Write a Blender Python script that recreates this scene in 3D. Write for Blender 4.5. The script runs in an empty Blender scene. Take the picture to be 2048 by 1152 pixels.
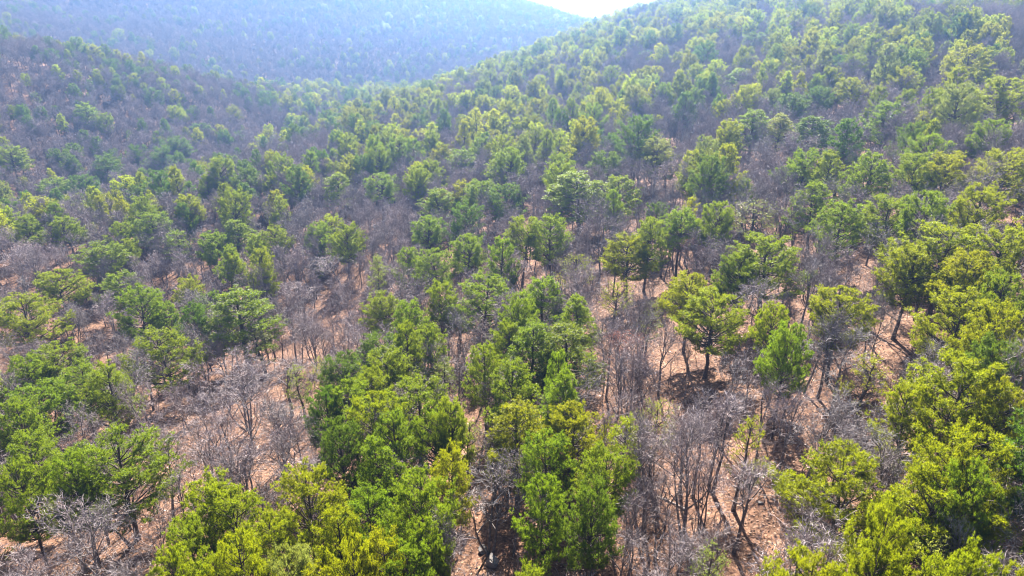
import bpy, math, random
import numpy as np
from mathutils import Vector

R = math.radians
scene = bpy.context.scene
COL = scene.collection
rng = np.random.default_rng(11)
random.seed(11)

# ------------------------------------------------------------------ camera, sky, sun, exposure
CAMZ = 100.0                      # the camera hangs 100 m above the scene's zero level
PITCH = R(23.0)                   # looking down by this much
FPX = 1365.0                      # focal length in pixels of a 2048 x 1152 picture (24 mm lens)
SUN_EL, SUN_AZ = R(40.0), R(4.0)  # azimuth from +Y towards +X

cam_data = bpy.data.cameras.new("camera")
cam_data.lens = 24.0
cam_data.sensor_width = 36.0
cam_data.clip_start = 0.5
cam_data.clip_end = 30000.0
cam = bpy.data.objects.new("camera", cam_data)
cam.location = (0, 0, CAMZ)
cam.rotation_euler = (R(90) - PITCH, 0, 0)
COL.objects.link(cam)
scene.camera = cam

world = bpy.data.worlds.new("World")
scene.world = world
world.use_nodes = True
wn = world.node_tree
bg = wn.nodes["Background"]
sky = wn.nodes.new("ShaderNodeTexSky")
sky.sky_type = 'NISHITA'
sky.sun_disc = False
sky.sun_elevation = SUN_EL
sky.sun_rotation = SUN_AZ
sky.altitude = 300
sky.air_density = 1.0
sky.dust_density = 2.0
wn.links.new(sky.outputs[0], bg.inputs[0])
bg.inputs[1].default_value = 0.05

sun_data = bpy.data.lights.new("sun", 'SUN')
sun_data.energy = 5.0
sun_data.angle = R(0.53)
sun_data.color = (1.0, 0.94, 0.84)
sun = bpy.data.objects.new("sun", sun_data)
sd = Vector((math.sin(SUN_AZ) * math.cos(SUN_EL), math.cos(SUN_AZ) * math.cos(SUN_EL), math.sin(SUN_EL)))
sun.rotation_euler = sd.to_track_quat('Z', 'Y').to_euler()
sun.location = (0, 0, 400)
COL.objects.link(sun)

scene.view_settings.view_transform = 'Standard'
scene.view_settings.look = 'None'
scene.view_settings.exposure = 2.5
scene.view_settings.gamma = 1.0
scene.render.engine = 'CYCLES'
cy = scene.cycles
cy.max_bounces = 4
cy.diffuse_bounces = 2
cy.glossy_bounces = 1
cy.transmission_bounces = 3
cy.transparent_max_bounces = 4
cy.volume_bounces = 0
cy.filter_width = 1.1
cy.use_denoising = True
cy.denoiser = 'OPENIMAGEDENOISE'
cy.denoising_input_passes = 'RGB_ALBEDO_NORMAL'
cy.sample_clamp_indirect = 6.0
cy.caustics_reflective = False
cy.caustics_refractive = False

# ------------------------------------------------------------------ picture <-> place
CP, SP = math.cos(PITCH), math.sin(PITCH)


def ray(u, v):
    a, b = (u - 1024.0) / FPX, (576.0 - v) / FPX
    return np.array([a, CP + b * SP, -SP + b * CP])      # one metre of depth along the axis


def at(u, v, depth):
    return ray(u, v) * depth                               # relative to the camera


def project(x, y, zrel):
    d = y * CP - zrel * SP
    d = np.where(d < 1.0, 1.0, d)
    up = y * SP + zrel * CP
    return 1024.0 + FPX * x / d, 576.0 - FPX * up / d, d


# ------------------------------------------------------------------ terrain: a smooth surface through surveyed points
ctrl = [(1024, 1152, 47), (600, 1152, 50), (200, 1130, 53), (1500, 1152, 45), (1850, 1120, 41),
        (1110, 1040, 53), (230, 1060, 58), (1720, 1040, 47), (1960, 950, 50), (960, 690, 90), (480, 690, 122),
        (40, 720, 106), (240, 660, 122), (1540, 650, 79), (1430, 720, 72), (1900, 620, 66), (1750, 640, 74), (700, 700, 104),
        (1260, 560, 101), (860, 560, 120), (300, 480, 156), (60, 490, 146), (1024, 420, 148),
        (1240, 420, 132), (1700, 400, 108), (1980, 400, 98), (1700, 250, 150), (1980, 230, 150), (1654, 160, 195), (1600, 60, 285),
        (1850, 60, 225), (2010, 66, 225), (1300, 240, 200), (1000, 270, 240), (1300, 80, 350), (900, 240, 270),
        (60, 370, 222), (300, 345, 250), (60, 210, 268), (60, 112, 302), (300, 152, 345), (480, 290, 300), (350, 240, 300),
        (500, 190, 400), (650, 216, 445), (300, 90, 570), (700, 128, 590), (720, 196, 540), (950, 110, 610), (500, 0, 720), (100, 20, 640),
        (1050, 22, 820), (850, 30, 740)]
crest = [(700, 246, 300), (850, 202, 350), (1000, 148, 425), (1100, 106, 495), (610, 300, 248), (460, 362, 205), (300, 430, 175), (120, 456, 163)]
pts = [at(*c) for c in ctrl + crest]
for (u_, v_, d_) in crest:                 # the near hill falls away behind its brow
    b_ = at(u_, v_, d_ * 1.15)
    b_[2] -= 5.0
    pts.append(b_)
pts += [np.array(p, float) for p in [
    (0, -120, -34), (-160, -60, -48), (160, -60, -24), (120, 20, -24), (-110, 20, -48), (-220, 80, -44),
    (-60, 620, -50), (-215, 425, -60), (-305, 440, -42), (-130, 480, -60), (-420, 420, 16), (-330, 300, -6), (-420, 180, -10), (-260, 900, 45), (-550, 760, 50), (-80, 960, 15),
    (120, 1020, -45), (330, 560, 22), (260, 440, 14), (190, 600, 6), (120, 640, -18), (340, 370, -8), (215, 300, -20), (300, 260, -30),
    (460, 380, -30), (560, 560, -45), (430, 760, -50), (250, 820, -60), (420, 180, -50), (300, 120, -28), (330, 40, -30), (600, 100, -80), (700, 400, -90),
    (200, 205, -14), (-700, 500, 30), (-800, 900, 40), (-700, 100, 0), (-500, -100, -40), (400, -150, -60), (700, 900, -90), (-300, 1250, -10), (300, 1250, -90),
]]
PT = np.array(pts)


def tps_fit(P, lam):
    n = len(P)
    xy = P[:, :2] / 100.0
    d = np.linalg.norm(xy[:, None] - xy[None], axis=2)
    K = np.where(d > 1e-9, d * d * np.log(np.maximum(d, 1e-9)), 0) + lam * np.eye(n)
    Q = np.c_[np.ones(n), xy]
    A = np.block([[K, Q], [Q.T, np.zeros((3, 3))]])
    return xy, np.linalg.solve(A, np.r_[P[:, 2], np.zeros(3)])


TXY, TW = tps_fit(PT, 0.15)
GX0, GY0, GS, GNX, GNY = -1300.0, -400.0, 8.0, 326, 251


def tps(x, y):
    q = np.stack([x, y], -1) / 100.0
    out = np.full(x.shape, TW[-3]) + TW[-2] * q[..., 0] + TW[-1] * q[..., 1]
    for k in range(len(TXY)):
        r2 = (q[..., 0] - TXY[k, 0]) ** 2 + (q[..., 1] - TXY[k, 1]) ** 2
        out += TW[k] * 0.5 * r2 * np.log(np.maximum(r2, 1e-12))
    return out


gx, gy = np.meshgrid(GX0 + GS * np.arange(GNX), GY0 + GS * np.arange(GNY), indexing='xy')
GRID = np.clip(tps(gx, gy), -125, 75)


def swell(x, y, s, ph):
    return (np.sin(x / s + ph) * np.cos(y / (s * 1.13) - ph * 1.7) + np.sin((x + y) / (s * 1.7) + ph * 2.3) * 0.8
            + np.cos((x * 0.6 - y) / (s * 0.73) + ph * 3.1) * 0.6) / 2.4


def terrain(x, y):
    """ground height relative to the camera"""
    x = np.asarray(x, float)
    y = np.asarray(y, float)
    fx = np.clip((x - GX0) / GS, 0, GNX - 1.001)
    fy = np.clip((y - GY0) / GS, 0, GNY - 1.001)
    ix, iy = fx.astype(int), fy.astype(int)
    ax, ay = fx - ix, fy - iy
    h = (GRID[iy, ix] * (1 - ax) + GRID[iy, ix + 1] * ax) * (1 - ay) + (GRID[iy + 1, ix] * (1 - ax) + GRID[iy + 1, ix + 1] * ax) * ay
    h = h + swell(x, y, 11.0, 0.4) * 0.45 + swell(x, y, 31.0, 1.9) * 1.0
    r = np.hypot(x, y - 200)
    w = np.clip((r - 1050) / 350.0, 0, 1)
    w = w * w * (3 - 2 * w)
    plain = -112 + swell(x, y, 420.0, 0.7) * 7
    return h * (1 - w) + plain * w


def place_top(u, v, h):
    """ground point of a tree of height h whose tip is seen at pixel (u, v)"""
    t = np.concatenate([np.arange(22, 300, 0.25), np.arange(300, 1100, 1.0)])
    P = ray(u, v)[None] * t[:, None]
    g = P[:, 2] - h - terrain(P[:, 0], P[:, 1])
    k = np.argmax(g < 0)
    if not (g < 0).any():
        return None
    return P[k, 0], P[k, 1], t[k]


def place_ground(u, v):
    p = place_top(u, v, 0.0)
    return p


# ------------------------------------------------------------------ materials
def mat_new(name):
    m = bpy.data.materials.new(name)
    m.use_nodes = True
    n = m.node_tree
    for x in list(n.nodes):
        n.nodes.remove(x)
    return m, n, n.nodes.new, n.links.new


def needle_mat(name, refl, trans, mixf=0.42, hr=(0.482, 0.522), vr=0.0):
    m, n, N, L = mat_new(name)
    out = N("ShaderNodeOutputMaterial")
    info = N("ShaderNodeObjectInfo")
    geo = N("ShaderNodeNewGeometry")
    tc = N("ShaderNodeTexCoord")
    noise = N("ShaderNodeTexNoise")
    noise.inputs["Scale"].default_value = 0.9
    noise.inputs["Detail"].default_value = 2.0
    L(tc.outputs["Object"], noise.inputs["Vector"])
    add = N("ShaderNodeMath"); add.operation = 'ADD'
    L(info.outputs["Random"], add.inputs[0])
    L(noise.outputs["Fac"], add.inputs[1])
    hue = N("ShaderNodeMapRange")
    hue.inputs["From Min"].default_value = 0.2
    hue.inputs["From Max"].default_value = 1.8
    hue.inputs["To Min"].default_value = hr[0]
    hue.inputs["To Max"].default_value = hr[1]
    L(add.outputs[0], hue.inputs["Value"])
    rv = N("ShaderNodeMath"); rv.operation = 'MULTIPLY_ADD'
    rv.inputs[1].default_value = 0.5
    rv.inputs[2].default_value = 0.75
    L(geo.outputs["Random Per Island"], rv.inputs[0])
    if vr:
        wnz = N("ShaderNodeTexWhiteNoise"); wnz.noise_dimensions = '1D'
        L(info.outputs["Random"], wnz.inputs["W"])
        m1 = N("ShaderNodeMath"); m1.operation = 'MULTIPLY_ADD'
        m1.inputs[1].default_value = vr
        m1.inputs[2].default_value = 1.0 - vr / 2
        L(wnz.outputs["Value"], m1.inputs[0])
        m2 = N("ShaderNodeMath"); m2.operation = 'MULTIPLY'
        L(rv.outputs[0], m2.inputs[0])
        L(m1.outputs[0], m2.inputs[1])
        rv = m2
    sh = []
    for c in (refl, trans):
        hs = N("ShaderNodeHueSaturation")
        hs.inputs["Color"].default_value = (*c, 1)
        L(hue.outputs[0], hs.inputs["Hue"])
        L(rv.outputs[0], hs.inputs["Value"])
        sh.append(hs)
    dif = N("ShaderNodeBsdfPrincipled")
    dif.inputs["Roughness"].default_value = 0.45
    dif.inputs["Specular IOR Level"].default_value = 0.35
    tr = N("ShaderNodeBsdfTranslucent")
    L(sh[0].outputs[0], dif.inputs["Base Color"])
    L(sh[1].outputs[0], tr.inputs["Color"])
    mx = N("ShaderNodeMixShader")
    mx.inputs[0].default_value = mixf
    L(dif.outputs[0], mx.inputs[1])
    L(tr.outputs[0], mx.inputs[2])
    L(mx.outputs[0], out.inputs["Surface"])
    return m


def bark_mat(name, c0, c1, scale=7.0, vary=0.5):
    m, n, N, L = mat_new(name)
    out = N("ShaderNodeOutputMaterial")
    p = N("ShaderNodeBsdfPrincipled")
    p.inputs["Roughness"].default_value = 0.85
    info = N("ShaderNodeObjectInfo")
    tc = N("ShaderNodeTexCoord")
    noise = N("ShaderNodeTexNoise")
    noise.inputs["Scale"].default_value = scale
    noise.inputs["Detail"].default_value = 4.0
    L(tc.outputs["Object"], noise.inputs["Vector"])
    rmp = N("ShaderNodeValToRGB")
    rmp.color_ramp.elements[0].position = 0.3
    rmp.color_ramp.elements[0].color = (*c0, 1)
    rmp.color_ramp.elements[1].position = 0.7
    rmp.color_ramp.elements[1].color = (*c1, 1)
    L(noise.outputs["Fac"], rmp.inputs[0])
    hs = N("ShaderNodeHueSaturation")
    mr = N("ShaderNodeMath"); mr.operation = 'MULTIPLY_ADD'
    mr.inputs[1].default_value = vary
    mr.inputs[2].default_value = 1.0 - vary / 2
    L(info.outputs["Random"], mr.inputs[0])
    L(mr.outputs[0], hs.inputs["Value"])
    L(rmp.outputs[0], hs.inputs["Color"])
    L(hs.outputs[0], p.inputs["Base Color"])
    L(p.outputs[0], out.inputs["Surface"])
    return m


M = {
    'yellow': needle_mat("needles_yellow_green", (0.105, 0.130, 0.006), (0.44, 0.47, 0.009)),
    'mid': needle_mat("needles_mid_green", (0.075, 0.114, 0.008), (0.32, 0.41, 0.014)),
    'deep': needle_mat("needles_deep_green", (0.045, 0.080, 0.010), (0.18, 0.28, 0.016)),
    'pale': needle_mat("needles_pale_green", (0.125, 0.145, 0.035), (0.36, 0.40, 0.06)),
    'forest': needle_mat("needles_forest_green", (0.084, 0.116, 0.008), (0.36, 0.42, 0.013), 0.46, (0.466, 0.520), 0.8),
    'bark': bark_mat("pine_bark", (0.028, 0.020, 0.017), (0.10, 0.065, 0.048)),
    'oakbark': bark_mat("oak_bark", (0.055, 0.045, 0.042), (0.20, 0.165, 0.155)),
    'twig': bark_mat("twig_bark", (0.18, 0.140, 0.137), (0.31, 0.253, 0.248), 3.0, 0.6),
    'twigpale': bark_mat("pale_twig_bark", (0.20, 0.17, 0.165), (0.30, 0.262, 0.252), 3.0, 0.3),
    'redleaf': needle_mat("dry_oak_leaf", (0.24, 0.105, 0.075), (0.34, 0.15, 0.09), 0.4),
    'tanleaf': needle_mat("tan_oak_leaf", (0.42, 0.27, 0.17), (0.45, 0.28, 0.16), 0.4),
}


def ground_mat():
    m, n, N, L = mat_new("leaf_litter_ground")
    out = N("ShaderNodeOutputMaterial")
    p = N("ShaderNodeBsdfPrincipled")
    p.inputs["Roughness"].default_value = 0.9
    p.inputs["Specular IOR Level"].default_value = 0.2
    tc = N("ShaderNodeTexCoord")
    vor = N("ShaderNodeTexVoronoi")
    vor.inputs["Scale"].default_value = 5.5
    L(tc.outputs["Object"], vor.inputs["Vector"])
    sep = N("ShaderNodeSeparateColor")
    L(vor.outputs["Color"], sep.inputs[0])
    rmp = N("ShaderNodeValToRGB")
    e = rmp.color_ramp.elements
    e[0].position, e[0].color = 0.0, (0.075, 0.038, 0.026, 1)
    e[1].position, e[1].color = 1.0, (0.33, 0.205, 0.135, 1)
    for pos, c in ((0.25, (0.15, 0.080, 0.047)), (0.55, (0.185, 0.103, 0.064)), (0.85, (0.235, 0.138, 0.088))):
        k = e.new(pos)
        k.color = (*c, 1)
    L(sep.outputs[0], rmp.inputs[0])
    big = N("ShaderNodeTexNoise")
    big.inputs["Scale"].default_value = 0.35
    big.inputs["Detail"].default_value = 6.0
    big.inputs["Roughness"].default_value = 0.65
    L(tc.outputs["Object"], big.inputs["Vector"])
    br = N("ShaderNodeValToRGB")
    br.color_ramp.elements[0].position, br.color_ramp.elements[0].color = 0.36, (0.50, 0.43, 0.43, 1)
    br.color_ramp.elements[1].position, br.color_ramp.elements[1].color = 0.62, (1.05, 1.0, 0.97, 1)
    L(big.outputs["Fac"], br.inputs[0])
    mul = N("ShaderNodeMix"); mul.data_type = 'RGBA'; mul.blend_type = 'MULTIPLY'
    mul.inputs[0].default_value = 1.0
    L(rmp.outputs[0], mul.inputs[6])
    L(br.outputs[0], mul.inputs[7])
    L(mul.outputs[2], p.inputs["Base Color"])
    fine = N("ShaderNodeTexNoise")
    fine.inputs["Scale"].default_value = 9.0
    fine.inputs["Detail"].default_value = 5.0
    L(tc.outputs["Object"], fine.inputs["Vector"])
    bmp = N("ShaderNodeBump")
    bmp.inputs["Strength"].default_value = 0.7
    bmp.inputs["Distance"].default_value = 0.12
    L(fine.outputs["Fac"], bmp.inputs["Height"])
    L(bmp.outputs[0], p.inputs["Normal"])
    L(p.outputs[0], out.inputs["Surface"])
    return m


M['ground'] = ground_mat()
def leaf_mat():
    m, n, N, L = mat_new("fallen_leaf")
    out = N("ShaderNodeOutputMaterial")
    p = N("ShaderNodeBsdfPrincipled")
    p.inputs["Roughness"].default_value = 0.7
    geo = N("ShaderNodeNewGeometry")
    rmp = N("ShaderNodeValToRGB")
    e = rmp.color_ramp.elements
    e[0].position, e[0].color = 0.0, (0.05, 0.027, 0.018, 1)
    e[1].position, e[1].color = 1.0, (0.46, 0.33, 0.26, 1)
    for pos, c in ((0.35, (0.14, 0.07, 0.038)), (0.7, (0.27, 0.145, 0.082))):
        e.new(pos).color = (*c, 1)
    L(geo.outputs["Random Per Island"], rmp.inputs[0])
    L(rmp.outputs[0], p.inputs["Base Color"])
    L(p.outputs[0], out.inputs["Surface"])
    return m


M['leaf'] = leaf_mat()
M['rock'] = bark_mat("grey_sandstone", (0.08, 0.07, 0.065), (0.19, 0.165, 0.155), 3.0, 0.3)
M['deadwood'] = bark_mat("weathered_wood", (0.20, 0.165, 0.15), (0.40, 0.35, 0.32), 5.0, 0.4)

# ------------------------------------------------------------------ mesh helpers


def mesh_from(name, verts, tris=None, quads=None, mats=(), tri_mat=0, quad_mat=0, smooth=False):
    """verts (n,3); tris (k,3); quads (m,4)"""
    me = bpy.data.meshes.new(name)
    verts = np.asarray(verts, np.float32)
    tris = np.zeros((0, 3), np.int32) if tris is None or len(tris) == 0 else np.asarray(tris, np.int32)
    quads = np.zeros((0, 4), np.int32) if quads is None or len(quads) == 0 else np.asarray(quads, np.int32)
    me.vertices.add(len(verts))
    me.vertices.foreach_set("co", verts.ravel())
    loops = np.concatenate([tris.ravel(), quads.ravel()])
    me.loops.add(len(loops))
    me.loops.foreach_set("vertex_index", loops)
    nt, nq = len(tris), len(quads)
    me.polygons.add(nt + nq)
    starts = np.concatenate([np.arange(nt) * 3, nt * 3 + np.arange(nq) * 4]).astype(np.int32)
    me.polygons.foreach_set("loop_start", starts)
    for mm in mats:
        me.materials.append(mm)
    mi = np.concatenate([np.full(nt, tri_mat), np.full(nq, quad_mat)]).astype(np.int32)
    me.polygons.foreach_set("material_index", mi)
    if smooth:
        me.polygons.foreach_set("use_smooth", np.ones(nt + nq, bool))
    me.update()
    me.validate()
    return me


class Tubes:
    """collects tapered tubes (quads)"""

    def __init__(self):
        self.v, self.q, self.n = [], [], 0

    def add(self, P, rad, sides):
        P = np.asarray(P, float)
        k = len(P)
        T = np.gradient(P, axis=0)
        T /= np.linalg.norm(T, axis=1)[:, None] + 1e-9
        ref = np.array([1.0, 0, 0]) if abs(T[0, 2]) > 0.8 else np.array([0, 0, 1.0])
        A = np.cross(T, ref)
        A /= np.linalg.norm(A, axis=1)[:, None] + 1e-9
        B = np.cross(T, A)
        th = np.arange(sides) * 2 * math.pi / sides
        ring = P[:, None] + (A[:, None] * np.cos(th)[None, :, None] + B[:, None] * np.sin(th)[None, :, None]) * np.asarray(rad)[:, None, None]
        self.v.append(ring.reshape(-1, 3))
        i = np.arange(k - 1)[:, None] * sides
        j = np.arange(sides)[None]
        j2 = (j + 1) % sides
        q = np.stack([i + j, i + j2, i + sides + j2, i + sides + j], -1).reshape(-1, 4) + self.n
        self.q.append(q)
        self.n += k * sides

    def get(self):
        return np.concatenate(self.v), np.concatenate(self.q)


def unit(v):
    return v / (np.linalg.norm(v, axis=-1, keepdims=True) + 1e-9)


def joined(name, tv, tq, V, tri, quad, m0, m1):
    nv = len(tv)
    verts = np.concatenate([tv, V])
    tri = np.zeros((0, 3), int) if tri is None else tri + nv
    quad = np.zeros((0, 4), int) if quad is None else quad + nv
    me = mesh_from(name, verts, tris=tri, quads=np.concatenate([tq, quad]), mats=[m0, m1], tri_mat=1)
    mi = np.concatenate([np.full(len(tri), 1), np.full(len(tq), 0), np.full(len(quad), 1)]).astype(np.int32)
    me.polygons.foreach_set("material_index", mi)
    return me


# ------------------------------------------------------------------ pine
def make_pine(seed, H=11.0, Rc=3.6, base=0.36, n_limb=40, round_=0.6, blades=22, dens=1.0, fork=0, lean=0.0, bw=0.030, tufts=9, flat=0.0):
    g = np.random.default_rng(seed)
    T = Tubes()
    nz = 12
    z = np.linspace(0, H * 0.985, nz)
    wx = np.cumsum(g.normal(0, 0.07, nz)) + lean * (z / H) ** 1.4
    wy = np.cumsum(g.normal(0, 0.07, nz))
    wx -= wx[0]; wy -= wy[0]
    trunk = np.stack([wx, wy, z], 1)
    trad = 0.185 * (1 - z / H) ** 0.8 + 0.02
    trad[0] *= 1.35
    start = trunk.copy(); start[0, 2] = -0.5
    T.add(start, trad, 8)

    def tp(h):
        return np.array([np.interp(h, z, trunk[:, 0]), np.interp(h, z, trunk[:, 1]), h])
    tuft_p, tuft_a, tuft_s = [], [], []
    az = g.uniform(0, 6.28)
    f1, f2, f3 = g.uniform(0, 6.28, 3)
    zb, Hc = base * H, (1 - base) * H
    te = np.sort((np.arange(n_limb) + g.uniform(0, 1, n_limb)) / n_limb) ** 0.92 * 0.985
    for i, t in enumerate(te):
        az += 2.4 + g.normal(0, 0.4)
        dome = math.sqrt(max(0.0, 1 - ((t - 0.30) / 0.72) ** 2)) if t > 0.30 else 0.60 + 0.40 * t / 0.30
        cone = (1 - t) ** 0.8 * (0.72 + 0.28 * min(1, t / 0.15))
        rw = min(1.0, round_)
        lump = 1 + 0.16 * math.sin(2 * az + f1 + 4 * t) + 0.12 * math.sin(3 * az + f2 - 7 * t) + 0.08 * math.sin(az + f3)
        rad = Rc * max(0.05, dome * rw + cone * (1 - rw)) * lump * g.uniform(0.80, 1.04)
        if g.random() < 0.08:
            rad *= 0.55
        ze = zb + t * Hc
        rise = math.tan(R(g.uniform(12, 34) + 22 * t))
        z0 = min(max(ze - rad * rise, zb * 0.92), ze - 0.05)
        p0 = tp(z0)
        e = tp(min(ze, H * 0.98)) * np.array([0.6, 0.6, 0]) + np.array([math.cos(az) * rad, math.sin(az) * rad, ze])
        vec = e - p0
        Lb = np.linalg.norm(vec)
        d0 = vec / Lb
        k = 5
        s = np.linspace(0, 1, k)
        side = np.array([-math.sin(az), math.cos(az), 0])
        sag = g.uniform(-0.02, 0.12)
        P = p0 + np.outer(s, vec) - np.outer(s * (1 - s) * 4 * Lb * sag, (0, 0, 1)) + np.outer(s * (1 - s) * 4 * Lb * g.normal(0, 0.05), side)
        T.add(P, np.linspace(0.020 + 0.016 * Lb, 0.012, k), 4)
        ns = max(2, int(round((1.6 + Lb * 1.55) * dens)))
        puffs = [(e, 0.40)]
        for j in range(ns):
            sj = 0.38 + 0.60 * (j + g.uniform(0.1, 0.9)) / ns
            q0 = np.array([np.interp(sj, s, P[:, c]) for c in range(3)])
            sgn = 1 if (j % 2) else -1
            ang = g.uniform(0.4, 1.15) * sgn
            ca, sa = math.cos(ang), math.sin(ang)
            dd = np.array([d0[0] * ca - d0[1] * sa, d0[0] * sa + d0[1] * ca, d0[2] * 0.6 + g.uniform(0.0, 0.8)])
            dd = dd / np.linalg.norm(dd)
            ls = (0.35 + 0.26 * Lb * (1.15 - sj * 0.7)) * g.uniform(0.6, 1.15)
            q2 = q0 + dd * ls + np.array([0, 0, 0.10 * ls])
            T.add([q0, q0 + dd * ls * 0.55, q2], (0.016, 0.012, 0.007), 3)
            puffs.append((q2, g.uniform(0.26, 0.44)))
            if ls > 0.8:
                puffs.append((q0 + dd * ls * 0.55, g.uniform(0.22, 0.34)))
        for (c, pr_) in puffs:
            nt = max(3, int(tufts * (pr_ / 0.36) ** 2 * g.uniform(0.7, 1.2)))
            dv = unit(g.normal(0, 1, (nt, 3)) + np.array([0, 0, 0.55]))
            for w in range(nt):
                rr_ = pr_ * g.uniform(0.35, 1.0)
                tuft_p.append(c + dv[w] * rr_ * np.array([1.15, 1.15, 0.8]))
                tuft_a.append(dv[w] + np.array([0, 0, 0.35]))
                tuft_s.append(g.uniform(0.75, 1.15))
    # the leader
    for w in range(14):
        tuft_p.append(tp(H * g.uniform(0.93, 0.99)) + g.normal(0, 0.13, 3))
        tuft_a.append(np.array([0, 0, 1.0]) + g.normal(0, 0.35, 3))
        tuft_s.append(1.1)
    # a few dead stubs below the crown
    for w in range(6):
        hz = H * g.uniform(base * 0.45, base * 1.02)
        a = g.uniform(0, 6.28)
        l = g.uniform(0.5, 1.7)
        p = tp(hz)
        T.add([p, p + np.array([math.cos(a) * l * 0.5, math.sin(a) * l * 0.5, 0.02]), p + np.array([math.cos(a) * l, math.sin(a) * l, -0.12])],
              (0.03, 0.02, 0.01), 3)
    tv, tq = T.get()
    P = np.array(tuft_p)
    A = unit(np.array(tuft_a))
    S = np.array(tuft_s)
    n = len(P)
    nb = blades
    Pn = np.repeat(P, nb, 0)
    An = np.repeat(A, nb, 0)
    Sn = np.repeat(S, nb, 0)
    rv = unit(g.normal(0, 1, (n * nb, 3)))
    perp = unit(rv - An * (rv * An).sum(1)[:, None])
    phi = g.uniform(0.1, 1.35, n * nb)
    D = An * np.cos(phi)[:, None] + perp * np.sin(phi)[:, None]
    ln = g.uniform(0.13, 0.24, n * nb) * Sn
    p0 = Pn - An * (g.uniform(0, 0.16, n * nb))[:, None] + D * 0.01
    sd_ = unit(np.cross(D, unit(g.normal(0, 1, (n * nb, 3)))))
    w = bw * g.uniform(0.7, 1.2, n * nb)
    a = p0 - sd_ * (w / 2)[:, None]
    b = p0 + sd_ * (w / 2)[:, None]
    V = np.stack([a, b, p0 + D * ln[:, None]], 1).reshape(-1, 3)
    Q = np.arange(n * nb * 3).reshape(-1, 3)
    r95 = np.percentile(np.hypot(P[:, 0] - wx[-4], P[:, 1] - wy[-4]), 96)
    return tv, tq, V, Q, r95, P[:, 2].max() + 0.2


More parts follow.
